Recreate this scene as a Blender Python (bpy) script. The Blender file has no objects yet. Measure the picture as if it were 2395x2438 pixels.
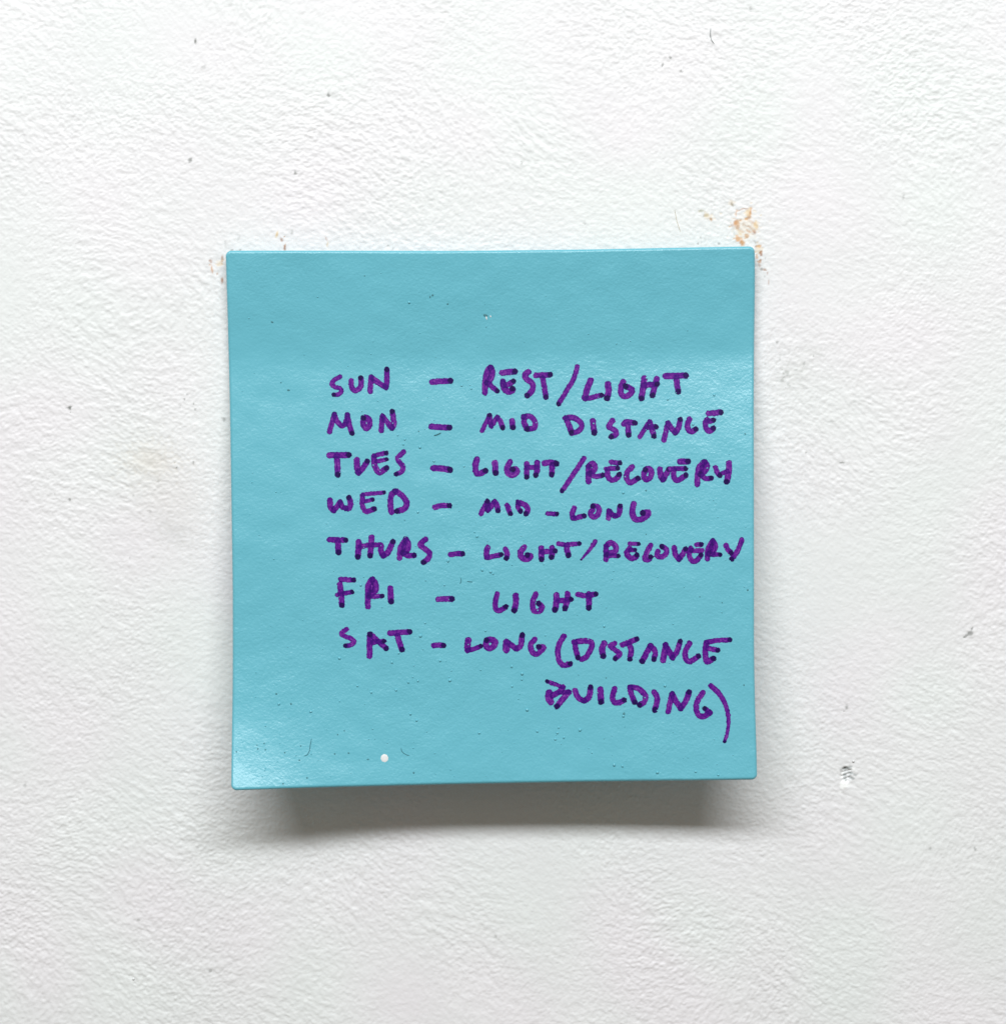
import bpy, math
import numpy as np
from mathutils import Vector

C = bpy.context.scene
rng = np.random.RandomState(11)

# ------------------------------------------------------------------ camera
D0 = 0.2587                        # camera to the face of the note's top strip
PX = 0.076 / 1258.0                # metres per photograph pixel at that distance
CAM = Vector((0.0, -0.260, 0.0))
FW, FH = 2395.0, 2438.0
PZ = PX * FW * 1024.0 / 1005.0 / FH
cam_d = bpy.data.cameras.new('camera')
cam = bpy.data.objects.new('camera', cam_d)
C.collection.objects.link(cam)
cam.location = CAM
cam.rotation_euler = (math.radians(90), 0, 0)
cam_d.sensor_fit = 'HORIZONTAL'
cam_d.sensor_width = 36.0
cam_d.lens = 36.0 * D0 / (PX * FW)
cam_d.clip_start = 0.01
cam_d.clip_end = 20.0
C.camera = cam

# ------------------------------------------------------------------ light
w = bpy.data.worlds.new('World'); C.world = w; w.use_nodes = True
bg = w.node_tree.nodes['Background']
bg.inputs[0].default_value = (1.0, 0.89, 0.73, 1)
bg.inputs[1].default_value = 0.215

th = math.radians(42.0); LD = 0.86
lamp_d = bpy.data.lights.new('ceiling_tube', 'AREA')
lamp_d.shape = 'RECTANGLE'; lamp_d.size = 1.15; lamp_d.size_y = 0.13
lamp_d.energy = 11.45
lamp_d.color = (0.965, 0.992, 1.0)
lamp = bpy.data.objects.new('ceiling_tube', lamp_d)
C.collection.objects.link(lamp)
lp = Vector((-0.02, -LD * math.cos(th), LD * math.sin(th)))
lamp.location = lp
lamp.rotation_euler = (Vector((0, 0, 0)) - lp).to_track_quat('-Z', 'Y').to_euler()

C.render.engine = 'CYCLES'
C.view_settings.view_transform = 'Standard'
C.view_settings.look = 'None'
C.view_settings.exposure = 0.0
C.view_settings.gamma = 1.0


# ------------------------------------------------------------------ helpers
def ray(px, py, gap):
    """pixel of the photograph -> x, y, z of the point `gap` metres in front of the wall"""
    d = -CAM.y - gap
    return (px - FW / 2) * PX * d / D0, -gap + 0 * px, -(py - FH / 2) * PZ * d / D0


def mesh_np(name, verts, faces_flat, loop_tot, smooth=True):
    me = bpy.data.meshes.new(name)
    nv = len(verts); nf = len(loop_tot)
    me.vertices.add(nv); me.vertices.foreach_set('co', np.ascontiguousarray(verts, dtype=np.float32).ravel())
    me.loops.add(len(faces_flat)); me.loops.foreach_set('vertex_index', np.ascontiguousarray(faces_flat, dtype=np.int32))
    me.polygons.add(nf)
    st = np.concatenate([[0], np.cumsum(loop_tot)[:-1]]).astype(np.int32)
    me.polygons.foreach_set('loop_start', st)
    me.polygons.foreach_set('loop_total', np.asarray(loop_tot, dtype=np.int32))
    me.polygons.foreach_set('use_smooth', np.full(nf, smooth))
    me.update(calc_edges=True)
    return me


def grid_faces(nx, nz, flip=False):
    i = np.arange(nx - 1)[None, :] + np.arange(nz - 1)[:, None] * nx
    q = np.stack([i, i + 1, i + 1 + nx, i + nx], -1).reshape(-1, 4)
    return q[:, ::-1] if flip else q


def link(name, me, mat, parent=None, **props):
    o = bpy.data.objects.new(name, me)
    if mat is not None: me.materials.append(mat)
    C.collection.objects.link(o)
    if parent is not None: o.parent = parent
    for k, v in props.items(): o[k] = v
    return o


def smooth(x, a, b):
    t = np.clip((x - a) / (b - a), 0, 1); return t * t * (3 - 2 * t)


def periodic_noise(n, period, fn, seed):
    """n x n tile of unit-variance noise whose spectrum is fn(fx, fz) (cycles per metre)"""
    r = np.random.RandomState(seed)
    f = np.fft.fftfreq(n, period / n)
    fx, fz = np.meshgrid(f, f)
    s = np.fft.fft2(r.randn(n, n)) * fn(fx, fz)
    a = np.real(np.fft.ifft2(s)); a -= a.mean()
    return a / a.std()


def sample(tile, period, X, Z):
    n = tile.shape[0]
    fx = (X / period * n) % n; fz = (Z / period * n) % n
    i = np.floor(fx).astype(int) % n; j = np.floor(fz).astype(int) % n
    a = fx - np.floor(fx); b = fz - np.floor(fz)
    i1 = (i + 1) % n; j1 = (j + 1) % n
    return (tile[j, i] * (1 - a) * (1 - b) + tile[j, i1] * a * (1 - b) + tile[j1, i] * (1 - a) * b + tile[j1, i1] * a * b)


def new_mat(name):
    m = bpy.data.materials.new(name); m.use_nodes = True
    nt = m.node_tree
    return m, nt, nt.nodes['Principled BSDF']


def noise_node(nt, scale, detail=2.0, rough=0.5, vec=None, dist=0.0):
    n = nt.nodes.new('ShaderNodeTexNoise')
    n.inputs['Scale'].default_value = scale; n.inputs['Detail'].default_value = detail
    n.inputs['Roughness'].default_value = rough; n.inputs['Distortion'].default_value = dist
    if vec is not None: nt.links.new(vec, n.inputs['Vector'])
    return n


# ------------------------------------------------------------------ materials
def wall_material():
    m, nt, b = new_mat('wall_paint')
    L = nt.links.new
    at = nt.nodes.new('ShaderNodeAttribute'); at.attribute_name = 'tint'
    tc = nt.nodes.new('ShaderNodeTexCoord')
    n1 = noise_node(nt, 60, 4, 0.6, tc.outputs['Object'])
    ramp = nt.nodes.new('ShaderNodeMapRange')
    ramp.inputs['From Min'].default_value = 0.3; ramp.inputs['From Max'].default_value = 0.7
    ramp.inputs['To Min'].default_value = 0.955; ramp.inputs['To Max'].default_value = 1.0
    L(n1.outputs['Fac'], ramp.inputs['Value'])
    mx = nt.nodes.new('ShaderNodeVectorMath'); mx.operation = 'SCALE'
    L(at.outputs['Color'], mx.inputs[0]); L(ramp.outputs['Result'], mx.inputs['Scale'])
    L(mx.outputs['Vector'], b.inputs['Base Color'])
    b.inputs['Roughness'].default_value = 0.55
    b.inputs['Specular IOR Level'].default_value = 0.35
    n2 = noise_node(nt, 1500, 3, 0.6, tc.outputs['Object'])
    n3 = noise_node(nt, 4200, 2, 0.5, tc.outputs['Object'])
    add = nt.nodes.new('ShaderNodeMath'); add.operation = 'MULTIPLY_ADD'
    L(n3.outputs['Fac'], add.inputs[0]); add.inputs[1].default_value = 0.35; L(n2.outputs['Fac'], add.inputs[2])
    bp = nt.nodes.new('ShaderNodeBump'); bp.inputs['Distance'].default_value = 0.00006
    bp.inputs['Strength'].default_value = 0.75
    L(add.outputs[0], bp.inputs['Height']); L(bp.outputs['Normal'], b.inputs['Normal'])
    return m


def note_material():
    m, nt, b = new_mat('turquoise_enamel')
    L = nt.links.new
    tc = nt.nodes.new('ShaderNodeTexCoord')
    n1 = noise_node(nt, 45, 3, 0.6, tc.outputs['Object'])
    ra = nt.nodes.new('ShaderNodeValToRGB')
    ra.color_ramp.elements[0].position = 0.3; ra.color_ramp.elements[0].color = (0.117, 0.422, 0.522, 1)
    ra.color_ramp.elements[1].position = 0.7; ra.color_ramp.elements[1].color = (0.125, 0.440, 0.543, 1)
    L(n1.outputs['Fac'], ra.inputs['Fac']); L(ra.outputs['Color'], b.inputs['Base Color'])
    b.inputs['Roughness'].default_value = 0.33
    b.inputs['Specular IOR Level'].default_value = 0.55
    # leathery paint skin: fine pebbles, with patches where the skin is rougher
    n2 = noise_node(nt, 2900, 2, 0.55, tc.outputs['Object'], 0.2)
    n3 = noise_node(nt, 1300, 1, 0.5, tc.outputs['Object'], 0.2)
    n4 = noise_node(nt, 30, 2, 0.5, tc.outputs['Object'])
    mr = nt.nodes.new('ShaderNodeMapRange'); mr.inputs['From Min'].default_value = 0.35; mr.inputs['From Max'].default_value = 0.65
    mr.inputs['To Min'].default_value = 0.5; mr.inputs['To Max'].default_value = 1.0
    L(n4.outputs['Fac'], mr.inputs['Value'])
    add = nt.nodes.new('ShaderNodeMath'); add.operation = 'MULTIPLY_ADD'
    L(n2.outputs['Fac'], add.inputs[0]); add.inputs[1].default_value = 1.1; L(n3.outputs['Fac'], add.inputs[2])
    mu = nt.nodes.new('ShaderNodeMath'); mu.operation = 'MULTIPLY'
    L(add.outputs[0], mu.inputs[0]); L(mr.outputs['Result'], mu.inputs[1])
    bp = nt.nodes.new('ShaderNodeBump'); bp.inputs['Distance'].default_value = 0.00009
    bp.inputs['Strength'].default_value = 0.58
    L(mu.outputs[0], bp.inputs['Height']); L(bp.outputs['Normal'], b.inputs['Normal'])
    return m


def ink_material():
    m, nt, b = new_mat('purple_marker_ink')
    L = nt.links.new
    at = nt.nodes.new('ShaderNodeAttribute'); at.attribute_name = 'ink'
    ra = nt.nodes.new('ShaderNodeValToRGB'); cr = ra.color_ramp
    cr.elements[0].position = 0.0; cr.elements[0].color = (0.25, 0.08, 0.37, 1)
    cr.elements[1].position = 1.0; cr.elements[1].color = (0.008, 0.001, 0.048, 1)
    for p, c in ((0.25, (0.150, 0.018, 0.262, 1)), (0.44, (0.085, 0.003, 0.205, 1)), (0.68, (0.038, 0.0012, 0.150, 1))):
        e = cr.elements.new(p); e.color = c
    L(at.outputs['Fac'], ra.inputs['Fac']); L(ra.outputs['Color'], b.inputs['Base Color'])
    b.inputs['Roughness'].default_value = 0.5
    b.inputs['Specular IOR Level'].default_value = 0.10
    tc = nt.nodes.new('ShaderNodeTexCoord')
    n2 = noise_node(nt, 1500, 2, 0.5, tc.outputs['Object'])
    bp = nt.nodes.new('ShaderNodeBump'); bp.inputs['Distance'].default_value = 0.00004; bp.inputs['Strength'].default_value = 0.4
    L(n2.outputs['Fac'], bp.inputs['Height']); L(bp.outputs['Normal'], b.inputs['Normal'])
    return m


def plain(name, col, rough=0.6):
    m, nt, b = new_mat(name)
    tc = nt.nodes.new('ShaderNodeTexCoord')
    n = noise_node(nt, 2500, 2, 0.5, tc.outputs['Object'])
    ra = nt.nodes.new('ShaderNodeValToRGB')
    ra.color_ramp.elements[0].color = tuple(c * 0.85 for c in col) + (1,)
    ra.color_ramp.elements[1].color = tuple(min(1, c * 1.1) for c in col) + (1,)
    nt.links.new(n.outputs['Fac'], ra.inputs['Fac']); nt.links.new(ra.outputs['Color'], b.inputs['Base Color'])
    b.inputs['Roughness'].default_value = rough
    return m


M_WALL, M_NOTE, M_INK = wall_material(), note_material(), ink_material()
M_WHITE = plain('bare_white_primer', (0.70, 0.71, 0.72), 0.5)
M_DUST = plain('grey_lint', (0.34, 0.36, 0.36), 0.8)
M_DIRT = plain('dark_dirt', (0.045, 0.19, 0.23), 0.7)

# ------------------------------------------------------------------ the wall
WP = 0.19
ang = math.radians(-24)


def aniso(lx, lz, a=ang):
    def fn(fx, fz):
        u = fx * math.cos(a) + fz * math.sin(a); v = -fx * math.sin(a) + fz * math.cos(a)
        return np.exp(-((u * lx) ** 2 + (v * lz) ** 2) * 2.0) * np.sqrt(u * u * lx * lx + v * v * lz * lz)
    return fn


N = 1500
tA = periodic_noise(N, WP, aniso(0.00060, 0.00041), 3)
tB = periodic_noise(N, WP, aniso(0.00040, 0.00031, math.radians(-10)), 4)
tC = periodic_noise(N, WP, aniso(0.0020, 0.0011, math.radians(-34)), 5)
tW1 = periodic_noise(256, WP, lambda a, b: np.exp(-(a * a + b * b) * 0.030 ** 2), 6)
tW2 = periodic_noise(256, WP, lambda a, b: np.exp(-(a * a + b * b) * 0.030 ** 2), 7)
tG = periodic_noise(256, WP, lambda a, b: np.exp(-(a * a + b * b) * 0.02 ** 2), 8)


def axis(half, step, grow=1.06, far=0.55):
    a = list(np.arange(0, half + step, step)); s = step
    while a[-1] < far:
        s *= grow; a.append(a[-1] + s)
    a = np.array(a); return np.concatenate([-a[:0:-1], a])


xs = axis(0.0740, 0.000162); zs = axis(0.0755, 0.000162)
X, Z = np.meshgrid(xs, zs)
Xw = X + 0.0014 * sample(tW1, WP, X, Z); Zw = Z + 0.0014 * sample(tW2, WP, X, Z)
a_ = sample(tA, WP, Xw, Zw); b_ = sample(tB, WP, Xw, Zw); c_ = sample(tC, WP, Xw, Zw)
amp = 1.0 + 0.22 * sample(tG, WP, X, Z)
clump = np.tanh(1.35 * (a_ + 0.35 * c_)) + 0.35 * np.maximum(a_ - 0.8, 0)
H = amp * (0.0000235 * clump + 0.0000130 * b_ + 0.0000105 * c_)

# tint of the paint: stains, smudges and specks, each with its own place on the wall
PXX = X / (PX * -CAM.y / D0) + FW / 2
PYY = -Z / (PZ * -CAM.y / D0) + FH / 2
tint = np.empty(X.shape + (3,)); tint[:] = (0.782, 0.789, 0.804)
hue = np.clip(sample(tG, WP, X + 0.03, Z - 0.05), -2, 2)[..., None]
tint *= 1 + hue * np.array([0.009, -0.005, 0.004])


def window(cx, cy, r):
    x = ray(np.array([cx - r, cx + r]), np.array([cy + r, cy - r]), 0.0)
    i0, i1 = np.searchsorted(xs, x[0]); j0, j1 = np.searchsorted(zs, x[2])
    return slice(j0, j1 + 1), slice(i0, i1 + 1)


def blob(cx, cy, rx, ry, rot, col, k, edge=0.5):
    s = window(cx, cy, max(rx, ry) * 2.2 + 6)
    dx = PXX[s] - cx; dy = PYY[s] - cy; r = math.radians(rot)
    u = (dx * math.cos(r) + dy * math.sin(r)) / rx; v = (-dx * math.sin(r) + dy * math.cos(r)) / ry
    wob = 1 + 0.35 * a_[s] * 0.6 + 0.25 * b_[s] * 0.6
    m = k * (1 - smooth(np.sqrt(u * u + v * v) * wob, 1 - edge, 1 + edge))[..., None]
    tint[s] = tint[s] * (1 - m) + np.array(col) * m


RUST, RUSTD, RUSTY, GREY, DARK = (0.60, 0.27, 0.08), (0.36, 0.15, 0.06), (0.74, 0.56, 0.32), (0.38, 0.40, 0.39), (0.20, 0.21, 0.20)
# rust left by the corner of the plate (zoomed crop 1640,440 at 6.347 px per px)
for cx, cy, rx, ry, rot, col, k in (
    (905, 430, 45, 75, 12, RUSTY, .75), (930, 420, 16, 70, 10, RUST, .7), (905, 495, 30, 22, 20, RUSTD, .7), (860, 520, 34, 16, -15, RUST, .7),
    (800, 370, 60, 13, -20, RUSTD, .45), (870, 358, 40, 10, 8, RUSTD, .45), (715, 440, 13, 60, 8, RUST, .5),
    (715, 575, 42, 52, 20, RUST, .9), (745, 640, 30, 26, 20, RUSTD, .8), (655, 610, 14, 30, -20, RUSTD, .45),
    (790, 700, 60, 13, 25, RUST, .6), (840, 600, 55, 14, 40, RUSTD, .5), (920, 640, 50, 15, 45, RUSTD, .65),
    (1015, 620, 40, 60, 0, RUSTY, .85), (985, 715, 30, 30, 0, RUSTD, .85), (870, 770, 36, 30, 30, RUST, .85), (880, 790, 18, 16, 0, RUSTD, .7),
    (740, 815, 38, 42, 20, RUST, .9), (800, 865, 36, 46, -35, RUST, .95), (775, 740, 40, 20, 60, RUSTY, .7), (680, 720, 12, 60, -8, GREY, .3),
    (850, 660, 150, 190, 10, (0.80, 0.70, 0.54), .38), (950, 560, 70, 14, 30, RUST, .4), (900, 700, 46, 12, 30, RUST, .55),
    (1000, 870, 13, 36, -20, GREY, .6), (1015, 930, 22, 20, 0, RUSTD, .75), (1065, 930, 26, 30, 20, RUST, .8), (1050, 980, 50, 70, 0, RUSTY, .45),
    (1088, 1042, 20, 30, 0, RUSTD, .85), (1025, 1080, 12, 40, -10, RUST, .6), (1085, 1138, 16, 16, 0, RUSTD, .9), (1060, 1165, 24, 14, 20, RUST, .7),
    (1065, 1220, 12, 50, -18, RUSTD, .45), (1120, 1275, 50, 12, 18, RUSTD, .4), (1185, 1330, 9, 26, 0, RUSTD, .5), (1145, 1385, 13, 13, 0, GREY, .5),
    (1205, 1480, 8, 45, 5, RUSTD, .5), (1148, 1110, 10, 12, 0, GREY, .5), (1150, 1290, 26, 10, 10, RUSTD, .5),
    (650, 290, 34, 13, 55, DARK, .8), (645, 270, 50, 36, 0, RUSTY, .3), (550, 250, 40, 14, 45, GREY, .4),
    (195, 395, 32, 20, 20, (0.30, 0.30, 0.18), .7), (270, 460, 34, 22, 0, (0.45, 0.40, 0.22), .6), (335, 515, 26, 16, 45, RUSTD, .8), (222, 470, 10, 13, 0, GREY, .6),
    (355, 375, 18, 10, 0, GREY, .4), (300, 480, 80, 40, 25, RUSTY, .35),
    (175, 795, 9, 20, -30, GREY, .6), (245, 830, 20, 28, 0, GREY, .35), (135, 882, 13, 13, 0, DARK, .6), (460, 885, 18, 16, 0, DARK, .6), (195, 860, 8, 20, 0, GREY, .4),
    (635, 455, 18, 13, 40, GREY, .3), (380, 260, 20, 14, 0, GREY, .25),
):
    blob(1640 + cx / 6.347, 440 + cy / 6.347, rx / 6.347, ry / 6.347, rot, col, k)
# along the top and left edge of the note (crop 480,520 at 3.808)
for cx, cy, rx, ry, rot, col, k in (
    (683, 145, 12, 26, 25, RUSTY, .9), (725, 190, 9, 18, -30, RUSTD, .7), (752, 262, 11, 24, 0, RUSTD, .9), (762, 235, 6, 16, 10, RUST, .5),
    (820, 112, 8, 18, -15, GREY, .6), (1130, 185, 6, 26, -25, RUSTD, .45), (1142, 228, 7, 26, 5, RUSTY, .6), (1690, 243, 8, 8, 0, DARK, .7), (1735, 275, 7, 12, 0, DARK, .5),
    (270, 130, 16, 6, 0, GREY, .4), (335, 188, 8, 20, 30, GREY, .35), (78, 385, 10, 18, -30, RUSTD, .6), (95, 465, 9, 36, -8, RUST, .75), (188, 365, 9, 36, 0, RUSTD, .6),
    (165, 410, 26, 30, 20, RUSTY, .5), (187, 562, 13, 24, 0, RUSTD, .75), (215, 240, 6, 50, -5, GREY, .3), (275, 286, 14, 6, 0, DARK, .8), (350, 284, 10, 5, 0, DARK, .7),
):
    blob(480 + cx / 3.808, 520 + cy / 3.808, rx / 3.808, ry / 3.808, rot, col, k)
# grey scuff right of the note (crop 1780,820 at 6.347)
for cx, cy, rx, ry, rot, col, k in (
    (600, 435, 26, 36, -20, GREY, .75), (540, 440, 13, 26, -10, GREY, .6), (520, 540, 34, 16, 0, GREY, .7), (550, 490, 14, 26, -10, GREY, .5), (735, 380, 36, 10, -8, GREY, .7),
    (815, 408, 22, 10, -8, GREY, .5), (850, 290, 14, 50, 15, GREY, .45), (1000, 178, 12, 12, 0, DARK, .6), (1090, 150, 60, 14, 15, GREY, .35), (480, 220, 13, 34, 0, GREY, .45),
    (620, 620, 18, 12, 20, GREY, .6), (570, 660, 14, 12, 20, GREY, .6), (410, 615, 14, 12, 0, GREY, .45), (370, 640, 14, 12, 0, GREY, .4), (260, 290, 13, 16, 0, GREY, .35),
    (1500, 265, 40, 10, 0, GREY, .25), (880, 1630, 14, 14, 0, DARK, .6), (1420, 1785, 26, 12, 5, DARK, .8), (1610, 860, 22, 22, 0, GREY, .4), (1280, 1160, 36, 18, 10, GREY, .4),
    (550, 150, 60, 16, -10, GREY, .3), (700, 450, 260, 170, -35, (0.62, 0.64, 0.62), .22), (1000, 120, 160, 60, 10, (0.62, 0.64, 0.62), .18),
):
    blob(1780 + cx / 6.347, 820 + cy / 6.347, rx / 6.347, ry / 6.347, rot, col, k)
# dirt specks and the faint smudge left of the note (crop 100,900 at 3.876)
for cx, cy, r, k in ((260, 278, 11, .95), (1315, 197, 9, .8), (1340, 148, 7, .6), (1400, 238, 7, .6), (1415, 290, 8, .6), (1395, 776, 8, .85), (1247, 822, 8, .85), (258, 1123, 10, .7),
                     (845, 1085, 8, .5), (1075, 955, 10, .5), (1270, 270, 7, .4), (1000, 1228, 12, .4), (1680, 377, 14, .5), (812, 1658, 9, .4), (120, 1072, 7, .4)):
    blob(100 + cx / 3.876, 900 + cy / 3.876, r / 3.876, r * 1.2 / 3.876, -10, DARK, k)
blob(395, 1160, 75, 110, -25, (0.60, 0.57, 0.52), .20, .8)
blob(410, 1265, 45, 25, 30, GREY, .16, .8)
blob(355, 1095, 50, 30, 0, (0.66, 0.58, 0.46), .22, .8)
for cx, cy, r, k in ((466, 97, 3.2, .9), (485, 160, 5, .3), (453, 381, 4, .8), (782, 227, 3, .9), (703, 412, 3.5, .7), (1596, 137, 3, .7), (1576, 155, 2.6, .7), (1621, 168, 3, .5), (1787, 20, 3, .5),
                     (2322, 2022, 3, .6), (2310, 1507, 6, .7), (2300, 1512, 3, .6), (165, 971, 3.5, .8), (500, 2310, 4, .4), (1242, 390, 3, .5), (1393, 532, 3, .4), (330, 2190, 3, .4),
                     (1850, 815, 3, .5), (2016, 1684, 4, .6), (1813, 640, 3, .5), (2150, 470, 3, .4), (60, 1870, 4, .35), (1180, 2230, 3.5, .35), (2215, 2020, 3, .45)):
    blob(cx, cy, r, r * 1.15, 20, DARK, k)

# the chip in the plaster low on the right: a hollow with a ragged floor
s = window(2014, 1845, 60)
dx = PXX[s] - 2014; dy = PYY[s] - 1843
q = np.sqrt((dx / 14.0) ** 2 + (dy / 20.0) ** 2) * (1 + 0.12 * a_[s])
H[s] -= 0.00042 * (1 - smooth(q, 0.65, 1.1)) * (0.8 + 0.35 * np.sin(dy * 0.75 + dx * 0.25))
for cx, cy, rx, ry, rot, k in ((2016, 1829, 12, 4, -15, .65), (2024, 1841, 9, 3, 18, .6), (2011, 1845, 4, 4, 0, .6), (2012, 1856, 4, 6, 0, .75), (2028, 1852, 8, 3, 15, .6), (2009, 1864, 3, 4, 0, .6)):
    blob(cx, cy, rx, ry, rot, (0.20, 0.24, 0.24), k)
hill = 1 - smooth(np.sqrt(((dx + 7) / 10.0) ** 2 + ((dy - 30) / 15.0) ** 2) * (1 + 0.2 * b_[s]), 0.2, 1.1)
H[s] += 0.00016 * hill
blob(2007, 1869, 7, 12, 8, (0.95, 0.96, 0.96), .95, .45); blob(2016, 1869, 7, 3.5, 10, (0.92, 0.94, 0.94), .8)
blob(2004, 1848, 3.2, 5, 0, (0.95, 0.96, 0.96), .9); blob(2006, 1837, 4, 3, -30, (0.93, 0.94, 0.94), .7); blob(2031, 1830, 3.5, 5, 20, (0.92, 0.93, 0.93), .6)
H[np.abs(X) > 0.5] = 0

V = np.stack([X, -H, Z], -1).reshape(-1, 3)
F = grid_faces(len(xs), len(zs))
me = mesh_np('wall', V, F.ravel(), np.full(len(F), 4))
ca = me.color_attributes.new('tint', 'FLOAT_COLOR', 'POINT')
ca.data.foreach_set('color', np.concatenate([tint, np.ones(X.shape + (1,))], -1).astype(np.float32).ravel())
wall = link('wall', me, M_WALL, kind='structure', label='white painted plaster wall with a fine pebbled texture')


def wall_height(x, z):
    j = int(np.clip(np.searchsorted(zs, z), 0, len(zs) - 1)); i = int(np.clip(np.searchsorted(xs, x), 0, len(xs) - 1))
    return float(H[j, i])


# ------------------------------------------------------------------ the note: a bent painted plate
LEFT = np.array([(590, 535.5), (620, 536.5), (750, 540.5), (950, 545.8), (1260, 550.5), (1400, 552.6), (1600, 552.8), (1700, 551.5), (1800, 549.8), (1885, 549)])
RIGHT = np.array([(580, 1797.6), (650, 1799), (750, 1797.6), (850, 1796.4), (950, 1795.8), (1260, 1796.4), (1560, 1796.6), (1700, 1799.5), (1780, 1802.3), (1860, 1804)])
TOP = np.array([(536, 595.5), (700, 595.3), (1080, 596), (1400, 592.5), (1589, 588.7), (1800, 585)])
BOT = np.array([(549, 1883.5), (742, 1877), (1079, 1868.5), (1400, 1862.5), (1657, 1859.5), (1804, 1857.5)])


def lut(tab, lo, hi):
    t = np.linspace(lo, hi, 400); y = np.interp(t, tab[:, 0], tab[:, 1])
    k = np.hanning(61); k /= k.sum(); pad = 30
    yp = np.concatenate([2 * y[0] - y[pad:0:-1], y, 2 * y[-1] - y[-2:-pad - 2:-1]])
    return t, np.convolve(yp, k, 'valid')


_l, _r, _t, _b = lut(LEFT, 590, 1885), lut(RIGHT, 580, 1860), lut(TOP, 536, 1800), lut(BOT, 549, 1804)
fL = lambda y: np.interp(y, *_l); fR = lambda y: np.interp(y, *_r)
fT = lambda x: np.interp(x, *_t); fB = lambda x: np.interp(x, *_b)


def uv_to_px(u, v):
    px = 543 + u * 1258; py = 590 + v * 1280
    for _ in range(4):
        l, r, t, b = fL(py), fR(py), fT(px), fB(px)
        px = l + (r - l) * u; py = t + (b - t) * v
    return px, py


def px_to_uv(px, py):
    l, r, t, b = fL(py), fR(py), fT(px), fB(px)
    return (px - l) / (r - l), (py - t) / (b - t)


_v = np.linspace(0, 1, 600)
_slope = np.interp(_v, [0, .12, .19, .225, .30, .45, .62, .80, .92, 1.0], [-2.2, -2.2, -1.0, 6.0, 7.2, 6.8, 5.6, 6.6, 8.4, 9.0])
_k = np.hanning(21); _k /= _k.sum(); _slope = np.convolve(np.pad(_slope, 10, 'edge'), _k, 'valid')
_g = np.concatenate([[0], np.cumsum(np.tan(np.radians(_slope[1:])) * 0.0773 / 599)])
THICK = 0.00105


def gap(u, v):
    u = np.clip(u, 0, 1); v = np.clip(v, 0, 1)
    g = 0.00205 + np.interp(v, _v, _g)
    g = g + 0.0029 * np.maximum(0, 1 - u / 0.40) ** 1.6 * np.maximum(0, (v - 0.72) / 0.28) ** 2      # lower left corner curls out
    g = g + 0.0005 * np.maximum(0, (u - 0.72) / 0.28) ** 2 * smooth(v, 0.1, 0.3)                   # right edge turns out a little
    g = g + 0.0007 * smooth(u, 0.5, 1.0) * smooth(v, 0.19, 0.42)
    return g


WM, HM = 0.0760, 0.0773
RC, RB = 0.00085, 0.00052           # corner radius, rounding of the edge


def edge_axis(length):
    near = np.concatenate([np.linspace(0, RC, 13)[:-1], np.linspace(RC, 0.002, 7)[:-1]])
    mid = np.linspace(0.002, length - 0.002, 300)
    return np.concatenate([near, mid, length - near[::-1]])


us = edge_axis(WM); vs = edge_axis(HM)
U, Vv = np.meshgrid(us, vs)
cx = np.clip(U, RC, WM - RC); cz = np.clip(Vv, RC, HM - RC)
ddx = U - cx; ddz = Vv - cz; dist = np.sqrt(ddx ** 2 + ddz ** 2)
corner = (np.abs(ddx) > 0) & (np.abs(ddz) > 0)
mx = np.maximum(np.abs(ddx), np.abs(ddz))
sc = np.where(corner & (dist > 0), mx / np.maximum(dist, 1e-12), 1.0)       # square rings -> round rings
Uc = cx + ddx * sc; Vc = cz + ddz * sc
sd = RC - np.where(corner, mx, np.maximum(np.abs(ddx), np.abs(ddz)))         # distance inside the outline
sd = np.where((np.abs(ddx) == 0) & (np.abs(ddz) == 0), RC, sd)
drop = RB - np.sqrt(np.maximum(0, RB ** 2 - np.maximum(0, RB - sd) ** 2))
u, v = Uc / WM, Vc / HM
px, py = uv_to_px(u, v)
tS = periodic_noise(256, 0.09, lambda a, b: np.exp(-(a * a + b * b) * 0.0045 ** 2), 21)
tS2 = periodic_noise(900, 0.09, lambda a, b: np.exp(-(a * a + b * b) * 0.0006 ** 2), 22)
ripple = 0.000022 * sample(tS, 0.09, U, Vv) + 0.0000018 * sample(tS2, 0.09, U, Vv)
gf = gap(u, v) + ripple


def surf(pxx, pyy, lift=0.0):
    uu, vv = px_to_uv(pxx, pyy)
    rp = 0.000022 * sample(tS, 0.09, uu * WM, vv * HM) + 0.0000018 * sample(tS2, 0.09, uu * WM, vv * HM)
    x, y, z = ray(pxx, pyy, gap(uu, vv) + rp + lift)
    return np.stack([x, y + 0 * x, z], -1)


x, y, z = ray(px, py, gf)
Fv = np.stack([x, y + drop, z], -1)
nx, nz = len(us), len(vs)
front = grid_faces(nx, nz, flip=True)
ring = np.concatenate([np.arange(nx), np.arange(1, nz) * nx + nx - 1, (nz - 1) * nx + np.arange(nx - 2, -1, -1), np.arange(nz - 2, 0, -1) * nx])
back_pts = Fv.copy(); back_pts[..., 1] = y + THICK - 0.00025 + 0.0 * drop
Vall = Fv.reshape(-1, 3)
Bv = back_pts.reshape(-1, 3)[ring]
# skirt, a small inner rim, then a coarse back
inset = Bv.copy(); cen = Vall.mean(0)
dirv = (cen - Bv) * [1, 0, 1]; dirv /= np.linalg.norm(dirv, axis=1)[:, None]
inset += dirv * 0.00025; inset[:, 1] += 0.00025
n0 = len(Vall); nr = len(ring)
idx = np.arange(nr); nxt = (idx + 1) % nr
sk = np.stack([ring, ring[nxt], n0 + nxt, n0 + idx], -1)
sk2 = np.stack([n0 + idx, n0 + nxt, n0 + nr + nxt, n0 + nr + idx], -1)
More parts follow.
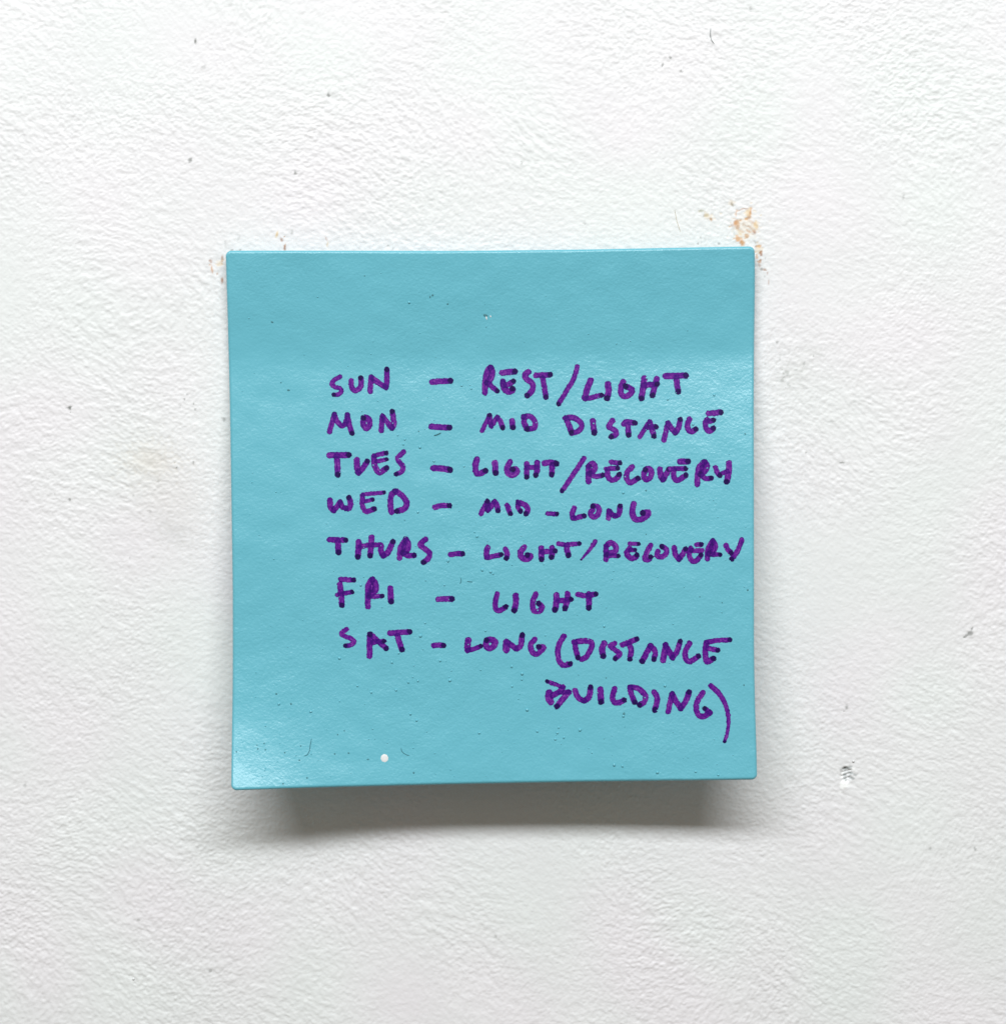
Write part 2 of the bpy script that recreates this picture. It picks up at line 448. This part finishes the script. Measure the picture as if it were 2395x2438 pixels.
# back: coarse grid following the bend
bu, bv = np.meshgrid(np.linspace(0.0036, 0.9964, 60), np.linspace(0.0036, 0.9964, 60))
bpx, bpy_ = uv_to_px(bu, bv); bx, by, bz = ray(bpx, bpy_, gap(bu, bv)); by = by + THICK
n1 = n0 + 2 * nr
bk = grid_faces(60, 60) + n1
quads = np.concatenate([front, sk, sk2, bk])
Vtot = np.concatenate([Vall, Bv, inset, np.stack([bx, by, bz], -1).reshape(-1, 3)])

note = bpy.data.objects.new('sticky_note', None)
C.collection.objects.link(note)
note.empty_display_size = 0.01
note['label'] = 'turquoise square note with a weekly running plan in purple marker, bent off the white wall'
note['category'] = 'sticky note'
link('painted_sheet', mesh_np('painted_sheet', Vtot, quads.ravel(), np.full(len(quads), 4)), M_NOTE, note)

# ------------------------------------------------------------------ handwriting
# strokes in crops of the photograph, 3.808 crop px per photograph px: "x,y x,y ..." ; '~' = smooth curve,
# '*' = the pen rests at the end and leaves a dark dab, '@a>b' = half width
ORG = {'A': (760, 860), 'B': (1120, 860), 'C': (1320, 860), 'D': (760, 1060), 'E': (1120, 1060), 'F': (1320, 1060),
       'G': (760, 1260), 'H': (1120, 1260), 'I': (1320, 1260), 'J': (760, 1480), 'K': (1080, 1480), 'L': (1320, 1480)}
TEXT = [
 ('SUN', [('A', '~190,140 135,172 112,210 150,235 190,245 200,270 180,298 133,303*@21'),
          ('A', '~290,175 293,225 315,262 345,262 375,230 382,185 377,150*@25'),
          ('A', '463,272 470,143@25;470,143 530,190 605,238@25;~605,238 614,180 613,75*@25')]),
 ('-', [('A', '~1022,188 1100,182 1190,178*@27')]),
 ('REST', [('B', '~132,285 132,210 140,140 160,80 182,58@27;~182,58 198,95 190,145 165,180 150,195@28;150,195 243,270*@24'),
           ('B', '285,105 402,92*@28;~292,180 298,215 340,210 390,180*@25;~296,190 302,240 340,276 380,262 382,250*@28'),
           ('B', '~525,97 492,125 510,160 555,195 568,230 552,275 515,310*@27'),
           ('B', '592,128 722,122*@26;655,150 685,325*@26')]),
 ('/', [('B', '~968,50 940,150 880,255 798,388*@23')]),
 ('LIGHT', [('B', '~1088,175 1060,250 1036,335@29;1038,342 1188,308*@24'),
            ('B', '~1247,208 1252,270 1238,335*@30'),
            ('B', '~1385,186 1365,240 1368,298 1405,320 1448,298 1466,262 1435,240 1408,228*@27'),
            ('B', '~1575,154 1565,240 1550,335*@28;~1688,160 1672,230 1650,308*@27;1570,218 1692,208*@26'),
            ('C', '1006,135 1190,130*@29;~1105,150 1112,210 1122,275*@27')]),
 ('MON', [('A', '93,640 138,482@24;~138,482 160,540 205,585 232,572@25;~232,572 250,530 256,485@25;~256,485 270,560 298,652*@25'),
          ('A', '~405,520 398,570 428,610 458,570 450,525 425,508 400,513*@26'),
          ('A', '563,628 573,497@25;573,497 660,607@25;~660,607 680,570 672,520 662,455*@25')]),
 ('-', [('A', '~1017,592 1100,598 1180,602*@28')]),
 ('MID', [('B', '105,632 172,492*@20;~172,492 178,540 188,588@24;~188,585 220,540 243,508@25;~243,510 275,550 292,602*@25'),
          ('B', '~378,540 380,575 386,602*@26'),
          ('B', '~482,505 488,560 512,615*@27;~482,503 540,500 583,545 582,598 545,612 515,612@26')]),
 ('DISTANCE', [('B', '~865,515 890,570 915,645*@27;~858,515 925,510 990,545 1008,590 975,635 918,652@26'),
               ('B', '~1110,543 1115,600 1122,648*@28'),
               ('B', '~1288,538 1255,588 1275,608 1315,632 1318,665 1275,685*@26'),
               ('B', '~1390,568 1415,550 1490,560*@26;~1425,575 1430,620 1434,668*@27'),
               ('B', '1535,685 1618,555@23;1625,550 1664,680*@26;1600,598 1682,593*@25'),
               ('C', '992,715 1028,560@25;1028,560 1065,615 1095,650@26;~1095,650 1125,600 1140,528*@26'),
               ('C', '~1224,525 1206,575 1215,620 1245,638 1280,615*@26'),
               ('C', '1397,473 1508,463*@27;~1385,530 1368,555 1378,612 1405,635 1442,608*@26;~1385,530 1410,545 1442,533*@24')]),
 ('TUES', [('A', '93,852 268,850*@28;160,865 169,1028*@28'),
           ('A', '~340,895 343,960 355,1010@28;~355,1010 395,970 436,908*@26'),
           ('A', '~500,860 550,843 608,832*@22;~497,862 502,940 545,1008 610,968*@27;520,908 612,890*@20'),
           ('A', '~765,822 712,875 728,915 760,955 748,1000 700,1022*@24')]),
 ('-', [('A', '~1037,970 1110,973 1186,985*@29')]),
 ('LIGHT', [('B', '~58,890 44,955 55,1010 90,1018 137,992*@28'),
            ('B', '222,922 228,1012*@29'),
            ('B', '~360,912 332,970 340,1015 378,1034 418,1010 418,980 385,980*@27'),
            ('B', '512,930 510,1048*@26;~605,920 605,980 593,1032*@27;515,962 600,962@22'),
            ('B', '~672,925 720,918 778,928*@28;740,945 737,1028*@27')]),
 ('/', [('E', '1030,118 832,412*@23')]),
 ('RECOVERY', [('F', '308,330 308,192@27;~308,192 345,165 368,200 350,240 315,258@27;~325,255 370,282 438,272*@24'),
               ('F', '515,153 594,162*@24;470,215 572,208*@24;~483,225 485,285 520,316 565,298 588,265*@26'),
               ('F', '~705,195 660,245 655,300 690,338 755,300*@26'),
               ('F', '~825,225 808,270 830,310 868,292 880,240 852,212 825,222*@27'),
               ('F', '~955,218 963,275 983,312@28;985,312 1038,218*@26'),
               ('F', '~1050,215 1120,212 1190,212*@23;~1082,225 1082,290 1118,318 1190,272*@26;1137,148 1212,146*@27'),
               ('F', '~1295,352 1298,265 1318,190 1358,152@27;~1358,152 1382,185 1362,235 1325,262@28;1340,200 1330,245@20;~1325,265 1370,302 1420,297*@24'),
               ('F', '~1460,202 1472,240 1500,275*@24;~1582,162 1580,250 1560,330*@28;1500,262 1570,235@20')]),
 ('WED', [('D', '~98,500 103,560 130,592@27;~130,592 165,550 190,512@24;~190,512 210,560 240,572@24;~235,572 270,570 285,530 270,475*@26'),
          ('D', '~393,447 490,437 588,428*@19;~392,455 393,550 425,600 500,577*@25;402,515 485,492*@20'),
          ('D', '~655,608 646,540 652,460 690,415@27;~690,415 745,450 793,515 772,575 705,597*@27')]),
 ('-', [('D', '~1048,563 1110,547 1180,548*@25')]),
 ('MID', [('E', '97,620 155,508*@24;155,508 158,590@24;158,590 220,512@25;~220,512 240,545 250,592*@26'),
          ('E', '333,543 362,620*@24'),
          ('E', '~435,518 500,545 520,590 503,620*@26;~432,525 433,565 455,598*@24')]),
 ('-', [('E', '700,620 785,622*@21')]),
 ('LONG', [('E', '~942,570 922,620 930,662@26;932,665 1030,640*@24'),
           ('E', '~1108,588 1088,612 1105,648 1145,640 1168,595 1150,555 1110,552*@25'),
           ('E', '1250,662 1256,595@25;~1256,595 1280,625 1312,642@26;~1312,642 1345,625 1356,553*@26'),
           ('E', '~1480,532 1466,600 1488,665 1535,674 1595,645 1612,608 1562,614*@28')]),
 ('THURS', [('G', '92,94 240,98*@25;170,112 174,210*@28'),
            ('G', '358,114 351,250*@28;475,74 462,238*@27;~378,158 460,142 560,142@23'),
            ('G', '~562,148 560,200 580,238@27;~580,240 625,205 668,114*@27'),
            ('G', '~728,260 738,165 785,90@26;~785,90 810,140 795,195 755,215@27;770,130 762,190@20;~765,222 815,240 860,236*@26'),
            ('G', '~965,92 915,138 958,178 1000,218 990,262 945,300*@26')]),
 ('-', [('G', '~1192,230 1240,222 1300,222*@25')]),
 ('LIGHT', [('H', '~158,165 145,205 147,255@26;150,258 278,230*@24'),
            ('H', '~316,182 334,222 325,262*@25'),
            ('H', '~488,162 455,205 462,255 510,273 548,245 518,236*@27'),
            ('H', '642,170 645,272*@27;~738,168 742,215 735,252*@27;650,205 768,197*@24'),
            ('H', '~798,132 870,140 985,130*@22;~872,148 876,190 888,236*@27')]),
 ('/', [('H', '~1130,112 1085,180 1005,275*@22>9')]),
 ('RECOVERY', [('I', '468,275 468,150@25;~468,152 510,122 556,155 548,200 470,228@26;475,235 578,242*@22'),
               ('I', '680,130 765,133*@19;~680,175 655,220 688,260 730,258 748,235*@26;685,192 732,188*@19'),
               ('I', '~872,147 838,210 818,268 850,275 872,252*@25'),
               ('I', '~938,200 930,235 965,252 1008,228 1015,185 975,157*@25'),
               ('I', '~1087,168 1097,230 1130,272@26;~1130,272 1160,230 1187,180*@26'),
               ('I', '~1235,172 1222,235 1250,290 1290,282 1328,235*@24;1240,195 1338,192@22;1287,140 1332,138*@22'),
               ('I', '~1387,268 1392,180 1435,104@25;~1435,104 1458,150 1442,200 1400,225@26;1425,150 1412,200@20;1405,228 1500,230*@22'),
               ('I', '~1555,146 1575,190 1600,215*@24;~1698,96 1662,190 1608,270*@24')]),
 ('FRI', [('G', '195,455 312,460*@24;~188,500 200,600 205,688*@27;165,595 300,568*@21'),
          ('G', '~442,700 440,580 448,500 482,452@27;~482,455 513,500 508,555 455,595@27;478,510 472,560@20;450,612 570,606*@22'),
          ('G', '645,537 652,655*@28')]),
 ('-', [('G', '~1080,635 1140,632 1202,632*@27')]),
 ('LIGHT', [('H', '~242,588 226,660 232,725 268,737 322,703*@25'),
            ('H', '~410,600 412,660 398,735*@28'),
            ('H', '~592,588 565,660 572,732 620,745 650,705 618,672*@26'),
            ('H', '~780,595 778,660 767,730*@28;~880,582 882,640 857,718*@27;795,648 912,635*@24'),
            ('H', '~972,590 1050,604 1135,588*@25;1075,588 1074,712*@28')]),
 ('SAT', [('J', '~250,68 200,105 230,132 280,150 318,182 285,212 238,218*@22'),
          ('J', '455,312 460,115*@27;465,112 608,245*@24;485,188 585,177*@24'),
          ('J', '640,106 820,92*@26;~710,130 728,190 750,252*@27')]),
 ('-', [('J', '~1037,216 1080,212 1127,218*@25')]),
 ('LONG', [('K', '~132,167 126,215 128,258@29;~130,262 190,245 248,222*@22'),
           ('K', '~300,170 292,215 322,243 362,225 378,185 345,163 300,168*@28'),
           ('K', '478,255 478,187@33;490,190 565,243@27;~575,245 608,215 622,122*@27'),
           ('K', '~735,160 698,210 712,275 760,292 815,235 772,228*@26')]),
 ('(', [('K', '~1000,132 958,200 943,280 960,360 1000,396 1055,382*@26')]),
 ('DISTANCE', [('K', '~1098,195 1108,250 1125,325*@26;~1090,187 1170,175 1240,182 1252,225 1205,315 1160,340@26'),
               ('K', '~1365,197 1345,250 1355,310*@29'),
               ('K', '~1460,197 1420,220 1465,258 1508,295 1465,335*@24'),
               ('K', '~1528,210 1580,190 1660,158*@25;~1590,200 1608,260 1598,338*@26'),
               ('L', '870,220 795,358*@28;~870,217 912,270 902,340*@26'),
               ('L', '985,350 1008,212@28;1008,212 1070,330@26;~1070,330 1110,270 1140,180*@25'),
               ('L', '~1225,197 1190,260 1188,330 1220,362 1260,345 1305,312*@26'),
               ('L', '~1385,185 1480,170 1590,165*@23;~1378,190 1366,290 1385,362 1442,335*@27;~1390,242 1430,250 1480,260*@24')]),
 ('BUILDING', [('K', '990,592 848,541*@20;~990,592 965,630 900,667@27;~865,645 860,690 880,728@32;~1045,640 1000,690 935,768*@27;960,645 1045,635@20'),
               ('K', '~1100,625 1130,690 1185,717@26;~1185,717 1225,685 1242,595*@27'),
               ('K', '1330,617 1336,725*@30'),
               ('K', '~1460,607 1440,680 1455,728 1495,735 1545,712*@26'),
               ('L', '~685,595 698,660 727,730*@26;~685,592 760,607 824,670 812,730 772,755*@26'),
               ('L', '~905,640 932,700 910,800*@27'),
               ('L', '1030,815 1067,652@25;~1067,655 1100,720 1145,785@27;~1145,787 1190,720 1220,640*@27'),
               ('L', '~1345,642 1290,735 1295,830 1345,862 1412,826@26;1412,826 1362,787*@24')]),
 (')', [('L', '~1420,582 1490,650 1550,750 1577,880 1568,1000 1542,1088*@26>15')]),
]


def catmull(P, n=10):
    P = np.array(P, float)
    Q = np.vstack([2 * P[0] - P[1], P, 2 * P[-1] - P[-2]]); out = []
    for i in range(1, len(Q) - 2):
        t = np.linspace(0, 1, n, endpoint=False)[:, None]
        a, b, c, d = Q[i - 1], Q[i], Q[i + 1], Q[i + 2]
        out.append(0.5 * (2 * b + (c - a) * t + (2 * a - 5 * b + 4 * c - d) * t ** 2 + (3 * b - a - 3 * c + d) * t ** 3))
    return np.vstack(out + [P[-1:]])


def parse(org, s):
    ox, oy = ORG[org]; res = []
    for st in s.split(';'):
        pts, wd = st.split('@'); sm = pts.startswith('~'); pts = pts.lstrip('~')
        dark = pts.endswith('*'); pts = pts.rstrip('*')
        P = [tuple(map(float, q.split(','))) for q in pts.split()]
        P = catmull(P) if sm and len(P) > 2 else np.array(P, float)
        ws = [float(q) for q in wd.split('>')]
        if len(ws) == 1: ws = ws * 2
        # small tremor of the hand, then densify
        seg = np.linalg.norm(np.diff(P, axis=0), axis=1); L = np.concatenate([[0], np.cumsum(seg)])
        n = max(4, int(L[-1] / 9)); t = np.linspace(0, L[-1], n)
        Q = np.stack([np.interp(t, L, P[:, 0]), np.interp(t, L, P[:, 1])], -1) / 3.808 + (ox, oy)
        hw = np.interp(t / L[-1], [0, 0.5, 1], [ws[0], (ws[0] * .5 + ws[1] * .5), ws[1]]) / 3.808 + 0.1
        res.append((Q, hw, dark, t / 3.808))
    return res


tI = periodic_noise(512, 512.0, lambda a, b: np.exp(-(a * a + b * b) * 4.2 ** 2), 31)
tI2 = periodic_noise(512, 512.0, lambda a, b: np.exp(-(a * a + b * b) * 1.6 ** 2), 32)


def letter_mesh(strokes, lift, cell=1.35):
    allp = np.vstack([q for q, *_ in strokes]); pad = 11
    gx = np.arange(allp[:, 0].min() - pad, allp[:, 0].max() + pad, cell)
    gy = np.arange(allp[:, 1].min() - pad, allp[:, 1].max() + pad, cell)
    GX, GY = np.meshgrid(gx, gy)
    fld = np.full(GX.shape, 99.0); keep = np.ones(GX.shape); dab = np.zeros(GX.shape)
    edge = 0.45 * sample(tI, 512.0, GX, GY) + 0.28 * sample(tI2, 512.0, GX, GY)
    for Q, hw, dark, arc in strokes:
        A = Q[:-1]; B = Q[1:]; d = np.full(GX.shape, 1e9); wloc = np.zeros(GX.shape); lat = np.zeros(GX.shape); al = np.zeros(GX.shape)
        for i in range(len(A)):
            ab = B[i] - A[i]; ll = ab @ ab
            t = np.clip(((GX - A[i][0]) * ab[0] + (GY - A[i][1]) * ab[1]) / ll, 0, 1)
            qx = GX - A[i][0] - t * ab[0]; qy = GY - A[i][1] - t * ab[1]
            r = np.sqrt(qx * qx + qy * qy); wl = hw[i] * (1 - t) + hw[i + 1] * t
            m = (r - wl) < (d - np.where(wloc > 0, wloc, 0))
            d = np.where(m, r, d); wloc = np.where(m, wl, wloc)
            lat = np.where(m, np.sign(ab[0] * qy - ab[1] * qx) * r, lat); al = np.where(m, arc[i] + t * math.sqrt(ll), al)
        f = d - wloc + edge; fld = np.minimum(fld, f)
        rel = np.clip(d / np.maximum(wloc, 1e-6), 0, 1.2)
        sid = (Q[0][0] * 7.1 + Q[0][1] * 3.3) % 400
        streak = sample(tI2, 512.0, lat * 1.25 + sid, al * 0.16 + sid * 0.7)
        mott = sample(tI, 512.0, GX * 1.1 + sid, GY * 1.1)
        a = 0.36 + 0.11 * streak + 0.08 * mott + 0.14 * smooth(rel, 0.62, 0.95)
        a = np.clip(a, 0.05, 0.8) * (1 - smooth(f, -0.3, 0.6))
        keep *= 1 - a
        if dark:
            e = Q[-1]; dirr = Q[-1] - Q[-2]; dirr = dirr / np.linalg.norm(dirr); hwE = hw[-1]
            c = e + dirr * 0.5
            ax, ay = GX - c[0], GY - c[1]; ph = math.atan2(dirr[1], dirr[0]) + 0.5 + 0.4 * math.sin(sid)
            p = (np.abs(ax * math.cos(ph) + ay * math.sin(ph)) / (hwE * (1.06 + 0.12 * math.sin(sid * 2)))) ** 2.6
            q2 = (np.abs(-ax * math.sin(ph) + ay * math.cos(ph)) / (hwE * 0.97)) ** 2.6
            dab = np.maximum(dab, 1 - smooth((p + q2) ** (1 / 2.6) + edge * 0.12, 0.86, 1.04))
    dens = 1 - keep
    dens = np.maximum(dens * (1 - dab * 0.2), dab * (0.93 + 0.05 * sample(tI, 512.0, GX, GY)))
    ny, nx_ = GX.shape
    val = fld.ravel(); gxr, gyr, dr = GX.ravel(), GY.ravel(), dens.ravel()
    c0 = (np.arange(nx_ - 1)[None, :] + np.arange(ny - 1)[:, None] * nx_).ravel()
    quad = np.stack([c0, c0 + nx_, c0 + nx_ + 1, c0 + 1], -1)
    ins = val[quad] < 0; cnt = ins.sum(1)
    full = quad[cnt == 4]; part = quad[(cnt > 0) & (cnt < 4)]
    used = {}; P = []; Dn = []; loops = []; tot = []

    def vid(key, xx, yy, dd):
        if key not in used:
            used[key] = len(P); P.append((xx, yy)); Dn.append(dd)
        return used[key]

    for qd in part:
        poly = []
        for k in range(4):
            a, b = int(qd[k]), int(qd[(k + 1) % 4]); va, vb = val[a], val[b]
            if va < 0: poly.append(vid(a, gxr[a], gyr[a], dr[a]))
            if (va < 0) != (vb < 0):
                t = va / (va - vb); key = (min(a, b), max(a, b))
                poly.append(vid(key, gxr[a] + t * (gxr[b] - gxr[a]), gyr[a] + t * (gyr[b] - gyr[a]), dr[a] if va < 0 else dr[b]))
        if len(poly) > 2: loops += poly; tot.append(len(poly))
    for qd in full:
        loops += [vid(int(k), gxr[k], gyr[k], dr[k]) for k in qd]; tot.append(4)
    P = np.array(P); W = surf(P[:, 0], P[:, 1], lift)
    me = mesh_np('letter', W, loops, tot)
    at = me.attributes.new('ink', 'FLOAT', 'POINT'); at.data.foreach_set('value', np.array(Dn, dtype=np.float32))
    return me


LIFT = 0.000016
marks = {'-': 'dash', '/': 'slash', '(': 'opening_parenthesis', ')': 'closing_parenthesis'}
li = 0
for word, letters in TEXT:
    if word in marks:
        link(marks[word], letter_mesh(parse(*letters[0]), LIFT), M_INK, note); continue
    wd = bpy.data.objects.new('handwritten_word', None); C.collection.objects.link(wd); wd.parent = note
    wd['label'] = 'purple handwritten word ' + word
    wd.empty_display_size = 0.002
    for ch in letters:
        li += 1
        link('letter', letter_mesh(parse(*ch), LIFT + 0.000002 * (li % 3)), M_INK, wd)


# ------------------------------------------------------------------ small marks on the note
def domes(name, items, mat, lift0=0.0, parent=None, props=None, flat=0.55, on_wall=False):
    """low round grains, 3 rings of 8"""
    Vs, Fs, Ts = [], [], []; base = 0
    for (cx, cy, r, el) in items:
        rot = rng.uniform(0, math.pi)
        ring_r = (1.0, 0.8, 0.42); ring_h = (0.0, 0.62, 0.92)
        P = []; Hh = []
        for rr, hh in zip(ring_r, ring_h):
            for k in range(8):
                a = k * math.pi / 4; xx = rr * r * math.cos(a) * el; yy = rr * r * math.sin(a)
                P.append((cx + xx * math.cos(rot) - yy * math.sin(rot), cy + xx * math.sin(rot) + yy * math.cos(rot))); Hh.append(hh)
        P.append((cx, cy)); Hh.append(1.0)
        P = np.array(P); Hh = np.array(Hh)
        if on_wall:
            x_, y_, z_ = ray(P[:, 0], P[:, 1], 0.0); g0 = wall_height(x_[-1], z_[-1])
            W = np.stack([x_, -(g0 - 0.00002 + Hh * r * PX * flat) + 0 * x_, z_], -1)
        else:
            W = surf(P[:, 0], P[:, 1], -0.000004 + Hh * r * PX * flat + lift0)
        Vs.append(W)
        for j in range(2):
            for k in range(8):
                Fs += [base + j * 8 + k, base + (j + 1) * 8 + k, base + (j + 1) * 8 + (k + 1) % 8, base + j * 8 + (k + 1) % 8]; Ts.append(4)
        for k in range(8):
            Fs += [base + 16 + k, base + 24, base + 16 + (k + 1) % 8]; Ts.append(3)
        base += 25
    return link(name, mesh_np(name, np.vstack(Vs), Fs, Ts), mat, parent, **(props or {}))


def fibre(name, pts, r, mat, parent, on_wall=False):
    P = catmull(pts, 8); n = len(P)
    if on_wall:
        x_, y_, z_ = ray(P[:, 0], P[:, 1], 0.0)
        W = np.stack([x_, np.array([-(wall_height(a, b) + r * PX * 0.8) for a, b in zip(x_, z_)]), z_], -1)
        k = np.ones(5) / 5; W[:, 1] = np.convolve(np.pad(W[:, 1], 2, 'edge'), k, 'valid')
    else:
        W = surf(P[:, 0], P[:, 1], r * PX * 0.7)
    T = np.gradient(W, axis=0); T /= np.linalg.norm(T, axis=1)[:, None]
    Nn = np.array([0, -1.0, 0]); S = np.cross(T, Nn); S /= np.linalg.norm(S, axis=1)[:, None]
    Vs = []
    for k in range(6):
        a = k * math.pi / 3; ta = np.interp(np.linspace(0, 1, n), [0, .15, .85, 1], [.35, 1, 1, .35])[:, None]
        Vs.append(W + r * PX * ta * (S * math.cos(a) + Nn * math.sin(a)))
    Vs = np.stack(Vs, 1).reshape(-1, 3); Fs = []
    for i in range(n - 1):
        for k in range(6):
            Fs += [i * 6 + k, i * 6 + (k + 1) % 6, (i + 1) * 6 + (k + 1) % 6, (i + 1) * 6 + k]
    caps = list(range(6)) + [(n - 1) * 6 + k for k in range(5, -1, -1)]
    return link(name, mesh_np(name, Vs, Fs + caps, [4] * ((n - 1) * 6) + [6, 6]), mat, parent)


# grains trapped under the paint: the clear ones where they stand, then the finer scatter
known = [(974, 720, 3.2), (1000, 1065, 3.4), (1122, 925, 2.6), (1099, 918, 2.6), (947, 1036, 2.4), (964, 1046, 2.6), (960, 1058, 2.6), (995, 1219, 3.0), (1033, 1098, 2.6), (1105, 1110, 2.4),
         (808, 1567, 3.4), (1001, 1514, 4.0), (933, 1577, 3.0), (949, 1555, 2.6), (1048, 1573, 3.2), (1218, 1587, 3.0), (1243, 1604, 4.0), (1242, 1618, 2.6), (1219, 1634, 2.8), (1071, 1620, 3.8),
         (972, 1624, 3.0), (995, 1621, 2.6), (943, 1643, 3.0), (884, 1648, 3.2), (851, 1633, 2.8), (977, 1700, 3.0), (992, 1715, 3.0), (1141, 1745, 3.0), (1255, 1690, 4.0), (1279, 1741, 3.0),
         (1327, 1745, 3.0), (1330, 1732, 2.6), (1381, 1738, 3.6), (1342, 1756, 2.8), (1322, 1760, 3.0), (1136, 1277, 3.0), (1148, 1357, 3.2), (1168, 1361, 3.6), (1174, 1366, 2.6), (1067, 1335, 3.4),
         (1058, 1393, 2.6), (859, 1393, 3.2), (1012, 1483, 2.6), (1156, 1502, 2.6), (1438, 1491, 3.0), (1484, 1173, 3.2), (740, 1694, 3.2), (664, 1676, 3.0), (1462, 1821, 3.6), (1482, 1824, 3.0),
         (1565, 1839, 3.6), (1656, 1837, 3.0), (1710, 1845, 2.8), (1583, 1633, 3.2), (1583, 1632, 2.4), (1484, 1705, 3.4), (1540, 900, 3), (1590, 950, 3), (1650, 1010, 3.2), (1700, 940, 3)]
items = [(a, b, c * 1.05, rng.uniform(1.0, 1.35)) for a, b, c in known]
for _ in range(420):
    a = rng.uniform(565, 1780); b = 610 + 1240 * rng.uniform(0, 1) ** 0.62
    items.append((a, b, 0.9 + 1.2 * rng.uniform() ** 2.2, rng.uniform(1.0, 1.5)))
domes('paint_grains', items, M_NOTE, 0.0, note, {'kind': 'stuff'}, flat=0.75)
dk = [(648, 767, 2.4, 1.6), (669, 911, 2, 1), (687, 929, 2.6, 1.5), (658, 1652, 2.6, 1), (693, 1676, 2.4, 1.2), (797, 1795, 2.2, 1), (612, 1774, 1.8, 1), (614, 1783, 2.2, 1), (632, 1785, 2, 1), (678, 1792, 2.2, 1),
      (716, 1776, 2, 1), (713, 1810, 2.3, 1), (731, 1852, 2.4, 1), (830, 1793, 2.2, 1.2), (978, 1702, 2, 1), (804, 1749, 2, 1), (629, 1770, 2, 1), (563, 1790, 2, 1), (876, 1808, 2, 1.6), (985, 1840, 2.4, 1.2),
      (674, 1866, 2.2, 1), (1538, 1272, 1.8, 1), (1538, 1168, 2.4, 1), (1066, 724, 2.2, 1.3), (1030, 703, 2.6, 1.2), (1024, 707, 2, 1.6), (868, 657, 1.8, 1), (1156, 751, 3.6, 1.7), (1774, 1033, 2, 1.2),
      (1443, 1614, 1.8, 1), (1771, 1631, 2.2, 1), (1780, 1405, 2.4, 1.2), (997, 1027, 2, 1), (1719, 1435, 1.8, 1), (1666, 1421, 1.8, 1), (1485, 1701, 3.2, 1.8), (1279, 1741, 2.0, 1), (820, 1740, 1.8, 1)]
domes('dirt_specks', dk, M_DIRT, 0.000001, note, {'kind': 'stuff'}, flat=0.25)
domes('white_spot', [(915.5, 1805, 9.4, 1.06)], M_WHITE, 0.000003, note, flat=0.10)
domes('paint_nick', [(1158, 756.5, 1.7, 3.2), (1168, 753.5, 1.6, 1.6)], M_WHITE, 0.000002, note, flat=0.5)
fibre('lint_fibre', [(742, 1758), (739, 1772), (737, 1786), (732, 1796), (724, 1800)], 0.8, M_DIRT, note)
fibre('lint_fibre', [(955, 1780), (957, 1789), (966, 1796), (975, 1799)], 0.7, M_DIRT, note)
fibre('lint_fibre', [(1033, 1037), (1042, 1034), (1050, 1030)], 1.2, M_DIRT, note)
fibre('lint_fibre', [(1096, 1375), (1098, 1382), (1095, 1390)], 0.8, M_DIRT, note)
fibre('lint_fibre', [(1112, 1384), (1120, 1385), (1125, 1385)], 0.8, M_DIRT, note)

# ------------------------------------------------------------------ small things on the wall
fibre('lint_fibre', [(1692, 66), (1691, 82), (1694, 96), (1700, 104)], 1.0, M_DUST, wall, True)
fibre('lint_fibre', [(1606, 500), (1612, 528), (1620, 552)], 0.7, plain('tan_hair', (0.66, 0.60, 0.48)), wall, True)
domes('plaster_crumb', [(2031.5, 1812.5, 2.6, 1.2)], M_WHITE, 0, wall, flat=1.0, on_wall=True)
domes('plaster_crumb', [(318, 2331, 3.6, 1.0)], M_WHITE, 0, wall, flat=1.0, on_wall=True)
